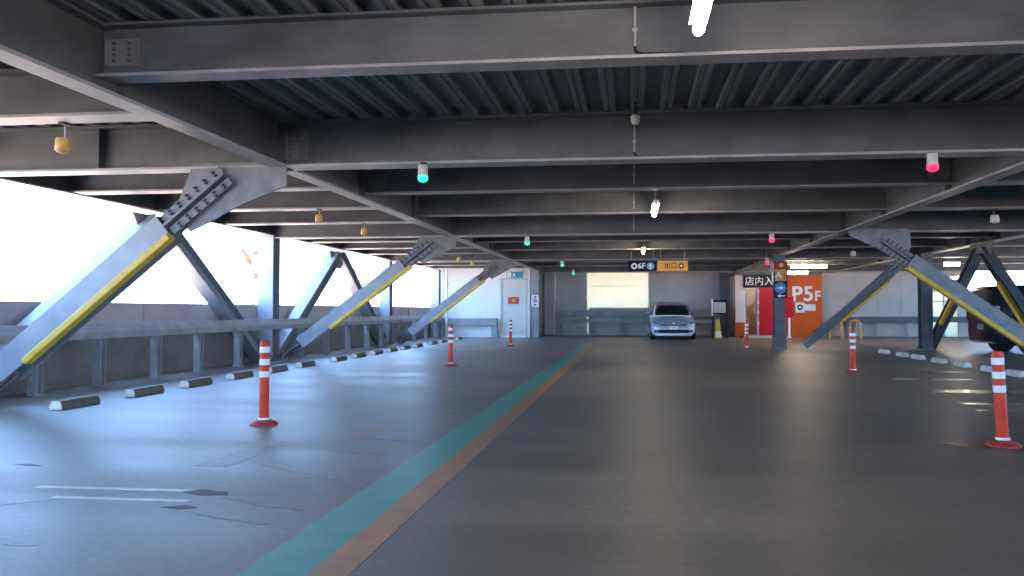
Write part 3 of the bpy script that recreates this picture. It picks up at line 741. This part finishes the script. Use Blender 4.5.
build('door_rail', MB().box(4.70,5.16,YK+.02,YK+.055,.05,.14).box(4.70,4.74,YK+.02,YK+.055,.14,2.02).box(5.12,5.16,YK+.02,YK+.055,.14,2.02), M['grey_plastic'], dg_)
struct('trim_42', MB().box(4.55,6.3,YK-.75,YK,0,.09), M['step'])
rd = thing('sliding_door', 'crimson door panel beside the lit glass entrance', 'door', (5.6,YK-.05,.1))
build('door_panel', MB().box(5.20,6.0,YK-.06,YK-.01,.10,2.08), M['kiosk_red'], rd)
build('edge_strip', MB().box(5.18,5.24,YK-.075,YK-.06,.10,2.08), M['pink'], rd)
for z in (.5, .95, 1.4, 1.85): build('printed_mark', MB().box(5.185,5.235,YK-.08,YK-.075,z,z+.16), M['white'], rd)
rb = thing('notice_board', 'crimson board low on the orange kiosk wall behind the sign column', 'board', (6.45,YK-.02,.85))
build('board', MB().box(6.2,6.66,YK-.03,YK,.85,1.69), M['kiosk_red'], rb)
build('frame', MB().box(6.18,6.68,YK-.04,YK,1.69,1.72).box(6.18,6.68,YK-.04,YK,.82,.85), M['base_red'], rb)
wp = thing('guide_post', 'white post beneath crimson board at the orange kiosk wall', 'post', (6.45,YK-.12,0))
build('post', MB().tube([(6.45,YK-.12,0.02),(6.45,YK-.12,.80)], .05, 14), M['white'], wp, smooth=True)
build('base', MB().tube([(6.45,YK-.12,0),(6.45,YK-.12,.025)], .11, 16), M['white'], wp)
build('cap', MB().tube([(6.45,YK-.12,.80),(6.45,YK-.12,.83)], [.05,.02], 14), M['white'], wp)
fs = thing('fascia_sign', 'black fascia sign with white characters above the glass entrance', 'sign', (5.4,YK-.1,2.08))
build('board', MB().box(4.62,6.40,YK-.12,YK,2.09,2.62), M['black'], fs)
text('lettering', '店内入口', .39, (5.44,YK-.12,2.33), M['white'], fs, bold=.001)
ws = thing('wall_lettering', 'large pale P5F lettering on the orange kiosk wall', 'sign', (7.2,YK-.01,1.4))
text('letter', 'P', .86, (6.80,YK-.006,1.79), M['letter'], ws, bold=.02)
text('letter', '5', .86, (7.27,YK-.006,1.79), M['letter'], ws, bold=.02)
text('letter', 'F', .58, (7.64,YK-.006,1.71), M['letter'], ws, bold=.012)
wpz = thing('wall_plate', 'grey plate with a dark ring under the P5F lettering', 'sign', (7.1,YK-.015,1.08))
build('plate', MB().box(6.80,7.55,YK-.014,YK,1.12,1.38).box(6.74,7.10,YK-.02,YK,1.04,1.46), M['letter'], wpz)
build('ring_symbol', disc((6.92,YK-.02,1.26),.12,.006,20,.05), M['ink'], wpz)
kl = bpy.data.lights.new('kiosk_room_lamp', 'POINT'); kl.energy = 24; kl.color = (1.0, .78, .42); kl.shadow_soft_size = .15
klo = bpy.data.objects.new('kiosk_room_lamp', kl); COL.objects.link(klo); klo.location = (5.3, 33.1, 2.3)

# signs on the column in front of the kiosk
cy = 22.46
sc = thing('column_sign', 'orange and black sign with letter A and blue arrow disc on grey column', 'sign', (4.27,cy,1.5))
build('board', MB().box(4.09,4.47,cy-.03,cy,1.50,2.56), M['black'], sc)
build('orange_panel', MB().box(4.12,4.44,cy-.04,cy-.03,1.99,2.34), M['sign_orange'], sc)
text('lettering', 'A', .24, (4.22,cy-.042,2.16), M['white'], sc, bold=.006)
build('stripe', MB().box(4.37,4.40,cy-.046,cy-.04,2.03,2.26), M['orange_wall'], sc)
build('orange_panel', MB().box(4.12,4.44,cy-.04,cy-.03,2.36,2.55), M['orange_wall'], sc)
build('printed_mark', disc((4.30,cy-.04,2.45),.06,.005), M['peach'], sc)
build('arrow_disc', disc((4.27,cy-.03,1.79),.165,.008), M['blue'], sc)
build('arrow', arrow((4.27,cy-.038,1.79),.2,.12), M['white'], sc)
build('arrow', arrow((4.28,cy-.03,1.56),.24,.10,.006,'L'), M['white'], sc)
pk = thing('column_lamp', 'pink cylindrical lamp on a pale pole beside the letter A sign', 'lamp', (4.03,22.3,2.0))
build('shade', MB().tube([(4.03,22.3,2.25),(4.03,22.3,2.27),(4.03,22.3,2.50),(4.03,22.3,2.53)], [.03,.055,.055,.03], 14), M['pink'], pk, smooth=True)
build('pole', MB().tube([(4.03,22.3,1.95),(4.03,22.3,2.26)], .02, 10), M['white'], pk)
build('bracket', MB().box(4.03,4.12,22.3,22.50,2.1,2.14), M['conduit'], pk)

# ================================================================== BARRIERS, BOX, STAND
def u_barrier(label, x0, x1, y):
    t = thing('pipe_barrier', label, 'barrier', ((x0+x1)/2, y, 0), 'orange pipe barriers')
    r = .035; k = .14; z = .74
    path = [(x0,y,0.02),(x0,y,z-k),(x0+k*.3,y,z-k*.3),(x0+k,y,z),(x1-k,y,z),(x1-k*.3,y,z-k*.3),(x1,y,z-k),(x1,y,0.02)]
    build('hoop', MB().tube(path, r, 12), M['barrier'], t, smooth=True)
    for x in (x0, x1): build('foot_plate', MB().tube([(x,y,0),(x,y,.02)], .08, 14), M['grey_plastic'], t)
    return t
u_barrier('orange pipe barrier beside the orange kiosk wall end', 7.72, 8.16, 30.6)
u_barrier('orange pipe barrier beside the grey cabinet', 8.32, 8.70, 30.0)
gb = thing('grey_cabinet', 'small grey cabinet against dark crash rail', 'cabinet', (9.25,33.3,0))
build('body', MB().box(9.02,9.44,33.15,33.5,.42,.86), M['grey_plastic'], gb, bevel=.01)
build('door', MB().box(9.05,9.41,33.135,33.15,.45,.83), M['rail_dark'], gb)
for x in (9.06, 9.36): build('leg', MB().box(x,x+.04,33.2,33.45,0,.42), M['grey_plastic'], gb)
st = thing('notice_stand', 'dark-framed stand holding a pale board beside the silver car', 'stand', (3.55,31.6,0))
fx0, fx1, fy = 3.26, 3.86, 31.6
build('frame', MB().box(fx0,fx0+.05,fy,fy+.05,.05,1.56).box(fx1-.05,fx1,fy,fy+.05,.05,1.56).box(fx0+.05,fx1-.05,fy,fy+.05,1.48,1.56).box(fx0+.05,fx1-.05,fy,fy+.05,.98,1.03).box(fx0+.05,fx1-.05,fy,fy+.05,.3,.34), M['black'], st)
build('board', MB().box(fx0+.05,fx1-.05,fy+.01,fy+.04,1.03,1.46), M['wall_back'], st, label='pale board')
build('edge_strip', MB().box(fx0-.03,fx0+.03,fy-.03,fy,.9,1.58), M['white'], st)
for x in (fx0, fx1-.05): build('foot', MB().box(x,x+.05,fy-.25,fy+.3,0,.05), M['black'], st)
wf = thing('floor_sign', 'yellow folding floor sign leaning by the dark-framed stand', 'sign', (3.42,30.6,0))
build('front_panel', MB().prism([(3.25,30.42,0.0),(3.52,30.42,0.0),(3.44,30.6,.78),(3.30,30.6,.78)], (0,.025,0)), M['cone'], wf)
build('rear_panel', MB().prism([(3.25,30.80,0.0),(3.52,30.80,0.0),(3.44,30.63,.78),(3.30,30.63,.78)], (0,.025,0)), M['cone'], wf)
build('printed_mark', MB().prism([(3.27,30.44-.005,.06),(3.50,30.44-.005,.06),(3.475,30.50-.005,.30),(3.285,30.50-.005,.30)], (0,-.012,0)), M['white'], wf)

# ================================================================== CARS
def shell(stations, half, n=None):
    """loft: stations = list of (y, [ (x,z) ... ] half profile from bottom centre to top centre), mirrored"""
    rows = []
    for y, pr in stations:
        rows.append([Vector((-x, y, z)) for x, z in pr] + [Vector((x, y, z)) for x, z in reversed(pr[1:-1])])
    mb = MB(); n = len(rows[0])
    vs = [p for r in rows for p in r]; fs = []
    for i in range(len(rows)-1):
        for j in range(n):
            fs.append((i*n+j, i*n+(j+1)%n, (i+1)*n+(j+1)%n, (i+1)*n+j))
    fs.append(tuple(range(n))); fs.append(tuple(range((len(rows)-1)*n, len(rows)*n)))
    return mb.add(vs, fs)
def xf(mb, loc, rz):
    R = Matrix.Rotation(rz, 4, 'Z'); mb.v = [R @ p + Vector(loc) for p in mb.v]; return mb
def wheel(t, x, y, r, w, loc, rz, side):
    tw_ = MB().tube([(x-w/2,y,r),(x-w/2+.03,y,r),(x+w/2-.03,y,r),(x+w/2,y,r)], [r-.03,r,r,r-.03], 28)
    wh = build('wheel', xf(tw_, loc, rz), M['tyre'], t, smooth=True)
    o = x + side*(w/2+.002)
    build('rim', xf(MB().tube([(o-side*.03,y,r),(o+side*.006,y,r)], [r*.66, r*.60], 24), loc, rz), M['alloy'], wh)
    for k in range(5):
        a = 2*math.pi*k/5
        build('spoke', xf(MB().tube([(o+side*.012,y,r),(o+side*.012,y+math.cos(a)*r*.58,r+math.sin(a)*r*.58)], [.03,.022], 6), loc, rz), M['alloy'], wh)

def body_prof(w, zl, zs, zt, crown=.72):
    return [(0,zl),(w*.88,zl),(w*.97,zl+.10),(w,(zl+zs)/2),(w*.985,zs),(w*.93,zs+(zt-zs)*.6),(w*crown,zt-.01),(w*crown*.5,zt+.008),(0,zt+.012)]
def car(loc):
    t = thing('car', 'silver-blue hatchback car parked against the back wall', 'car', loc)
    b = lambda nm, mb, m, par=t, **k: build(nm, xf(mb, loc, 0), M[m], par, **k)
    st_ = [(0.0,body_prof(.50,.26,.40,.50)),(.05,body_prof(.66,.21,.45,.585)),(.16,body_prof(.77,.19,.50,.65)),(.40,body_prof(.85,.18,.58,.74)),(.75,body_prof(.87,.18,.66,.83)),
           (1.1,body_prof(.872,.18,.72,.92)),(1.5,body_prof(.872,.18,.78,.97)),(2.4,body_prof(.872,.18,.82,.98)),(3.4,body_prof(.87,.19,.86,1.0)),(4.1,body_prof(.85,.22,.88,1.02)),(4.4,body_prof(.78,.28,.86,1.0)),(4.48,body_prof(.70,.34,.8,.95))]
    o = b('body', shell(st_, 0), 'paint_car', smooth=True)
    gp = lambda w, z0, z1, c=.80: [(0,z0),(w,z0),(w*.93,z0+(z1-z0)*.5),(w*c,z1-.03),(w*c*.86,z1),(w*.4,z1+.015),(0,z1+.02)]
    cab = [(1.02,gp(.76,.88,.93,.9)),(1.5,gp(.78,.90,1.20,.84)),(1.95,gp(.78,.90,1.40,.80)),(2.5,gp(.77,.9,1.47,.78)),(3.1,gp(.76,.9,1.45,.78)),(3.8,gp(.72,.9,1.33,.78)),(4.35,gp(.66,.9,1.1,.8))]
    b('roof', shell(cab, 0), 'paint_car', smooth=True)
    # windscreen
    rows = []
    for y, w, z in [(0.93,.66,.925),(1.25,.665,1.085),(1.6,.625,1.25),(1.80,.575,1.33)]:
        rows.append([Vector((w*f, y - .10*(1-f*f) + .04, z + .02*(1-f*f) + .012)) for f in [-1,-.75,-.5,-.25,0,.25,.5,.75,1]])
    b('windscreen', MB().grid(rows), 'glass_dark', smooth=True, solid=.012)
    for sx in (-1, 1):
        b('side_window', MB().add([(sx*.79,1.45,.98),(sx*.79,3.6,1.02),(sx*.655,3.3,1.33),(sx*.645,2.1,1.36)], [(0,1,2,3)]), 'glass_dark', solid=.02)
        hl = b('headlamp', MB().prism([(sx*.52,.05,.60),(sx*.78,.20,.63),(sx*.845,.40,.76),(sx*.80,.36,.76),(sx*.62,.14,.685)], (0,.05,.0)), 'lens')
        b('lamp_eye', MB().tube([(sx*.70,.11,.655),(sx*.70,.15,.655)], .035, 12), 'glass_dark', hl)
        b('fog_lamp', MB().tube([(sx*.68,.02,.34),(sx*.68,.10,.34)], .045, 12), 'black')
        mr = b('wing_mirror', MB().prism([(sx*.87,1.42,.96),(sx*.98,1.46,.95),(sx*1.0,1.48,1.02),(sx*.96,1.46,1.05),(sx*.89,1.42,1.03)], (0,.10,0)), 'grey_plastic', bevel=.01)
        b('mirror_arm', MB().box(min(sx*.80,sx*.9),max(sx*.80,sx*.9),1.46,1.52,.96,1.0), 'black', mr)
        b('wheel_arch', MB().tube([(sx*.83,.90,.32),(sx*.876,.90,.32)], .355, 28), 'black')
        b('wheel_arch', MB().tube([(sx*.83,3.60,.32),(sx*.876,3.60,.32)], .355, 28), 'black')
        wheel(t, sx*.775, .90, .31, .205, loc, 0, sx)
        wheel(t, sx*.775, 3.60, .31, .205, loc, 0, sx)
        b('door_handle', MB().box(min(sx*.872,sx*.89),max(sx*.872,sx*.89),2.35,2.5,.84,.87), 'paint_car')
    b('upper_grille', MB().prism([(-.46,-.012,.555),(.46,-.012,.555),(.52,.02,.60),(.18,-.005,.585),(-.18,-.005,.585),(-.52,.02,.60)], (0,.06,0)), 'black')
    b('lower_grille', MB().prism([(-.56,-.03,.27),(.56,-.03,.27),(.66,.0,.36),(.55,-.02,.395),(-.55,-.02,.395),(-.66,.0,.36)], (0,.1,0)), 'black')
    b('front_lip', MB().prism([(-.70,.06,.17),(-.50,-.03,.17),(.50,-.03,.17),(.70,.06,.17),(.70,.2,.17),(-.70,.2,.17)], (0,0,.07)), 'paint_car')
    b('number_plate', MB().box(-.165,.165,-.045,-.02,.41,.545), 'white')
    b('emblem', disc((0,-.005,.64),.04,.02), 'alloy')
    b('under_tray', MB().box(-.74,.74,.12,4.3,.13,.22), 'black')
    for sx in (-.3, .25):
        b('wiper', MB().tube([(sx,.93,.975),(sx+.42,1.06,1.035)], .008, 6), 'black')
    return t
car((1.535, 28.95, 0))

def van(loc, rz):
    t = thing('minivan', 'black minivan parked sideways behind the yellow-guarded brace', 'car', loc)
    b = lambda nm, mb, m, par=t, **k: build(nm, xf(mb, loc, rz), M[m], par, **k)
    st_ = [(0,body_prof(.60,.30,.62,.82)),(.10,body_prof(.76,.22,.66,.92)),(.35,body_prof(.83,.20,.72,1.0)),(.9,body_prof(.85,.2,.80,1.06)),(2.4,body_prof(.85,.2,.84,1.08)),(4.1,body_prof(.85,.22,.86,1.08)),(4.5,body_prof(.82,.26,.86,1.08)),(4.6,body_prof(.78,.32,.84,1.06))]
    b('body', shell(st_, 0), 'paint_van', smooth=True)
    gp = lambda w, z0, z1, c: [(0,z0),(w,z0),(w*.96,z0+(z1-z0)*.5),(w*c,z1-.06),(w*c*.9,z1),(w*.4,z1+.02),(0,z1+.025)]
    cab = [(.75,gp(.80,1.0,1.06,.95)),(1.2,gp(.81,1.0,1.42,.9)),(1.7,gp(.81,1.0,1.72,.88)),(2.4,gp(.81,1.0,1.80,.87)),(3.8,gp(.81,1.0,1.79,.87)),(4.45,gp(.80,1.0,1.76,.87)),(4.58,gp(.78,1.0,1.66,.88))]
    b('roof', shell(cab, 0), 'paint_van', smooth=True)
    for sx in (-1, 1):
        for y0, y1 in ((1.35,2.3),(2.38,3.3),(3.38,4.25)):
            b('side_window', MB().add([(sx*.825,y0,1.12),(sx*.825,y1,1.12),(sx*.745,y1-.05,1.62),(sx*.745,y0+(.3 if y0<1.4 else .03),1.62)], [(0,1,2,3)]), 'glass_dark', solid=.02)
        b('headlamp', MB().prism([(sx*.55,.02,.68),(sx*.78,.13,.70),(sx*.82,.3,.86),(sx*.6,.06,.80)], (0,.06,0)), 'lens')
        b('tail_lamp', MB().box(min(sx*.68,sx*.82),max(sx*.68,sx*.82),4.48,4.62,.85,1.25), 'tail')
        b('wheel_arch', MB().tube([(sx*.81,.9,.33),(sx*.855,.9,.33)], .37, 28), 'black')
        b('wheel_arch', MB().tube([(sx*.81,3.7,.33),(sx*.855,3.7,.33)], .37, 28), 'black')
        wheel(t, sx*.755, .9, .32, .2, loc, rz, sx); wheel(t, sx*.755, 3.7, .32, .2, loc, rz, sx)
        b('door_handle', MB().box(min(sx*.85,sx*.87),max(sx*.85,sx*.87),2.0,2.16,.93,.965), 'alloy')
        b('door_handle', MB().box(min(sx*.85,sx*.87),max(sx*.85,sx*.87),2.5,2.66,.93,.965), 'alloy')
        b('wing_mirror', MB().box(min(sx*.86,sx*1.03),max(sx*.86,sx*1.03),1.25,1.37,1.05,1.22), 'paint_van', bevel=.03)
    b('number_plate', MB().box(-.165,.165,4.605,4.625,.62,.78), 'grey_plastic')
    b('rear_window', MB().add([(-.66,4.60,1.1),(.66,4.60,1.1),(.6,4.58,1.58),(-.6,4.58,1.58)], [(0,1,2,3)]), 'glass_dark', solid=.02)
    return t
van((13.9, 21.3, 0), math.pi/2)

# ================================================================== OUTSIDE
sp = thing('street_lamp', 'thin street lamp outside beyond the parapet', 'street lamp', (-14.5, 38, -7))
build('pole', MB().tube([(-14.5,38,-7),(-14.5,38,4.6)], [.10,.06], 10), M['grey_plastic'], sp)
build('arm', MB().tube([(-14.5,38,4.5),(-14.0,38,4.75),(-13.6,38,4.75)], .04, 8), M['grey_plastic'], sp)
build('lamp_head', MB().box(-13.9,-13.4,37.85,38.15,4.66,4.76), M['grey_plastic'], sp)
sp = thing('street_sign', 'thin pole with red boards and an orange shape outside beside the parapet column', 'pole', (-10.8, 20.4, -7))
build('pole', MB().tube([(-10.8,20.4,-7),(-10.8,20.4,4.0)], .04, 10), M['grey_plastic'], sp)
build('board', MB().box(-10.76,-10.40,20.38,20.42,2.02,2.2), M['notice_red'], sp)
build('board', MB().box(-10.76,-10.40,20.38,20.42,2.7,2.85), M['base_red'], sp)
build('slanted_rod', MB().tube([(-10.8,20.4,2.28),(-11.30,20.4,3.10)], .022, 8), M['grey_plastic'], sp)
fl = []
for i in range(7):
    f = i/6; a = Vector((-11.18+.30*f, 20.4+.03*math.sin(f*7), 2.90-.48*f)); w_ = .10+.08*math.sin(math.pi*f)
    fl.append([a + Vector((w_*(g-.35), .02*math.sin(g*5+f*4), w_*(g-.35)*.3)) for g in (0,.25,.5,.75,1)])
build('shape', MB().grid(fl), M['shape'], sp, smooth=True, solid=.008)  # thin wavy orange sheet along the slanted rod
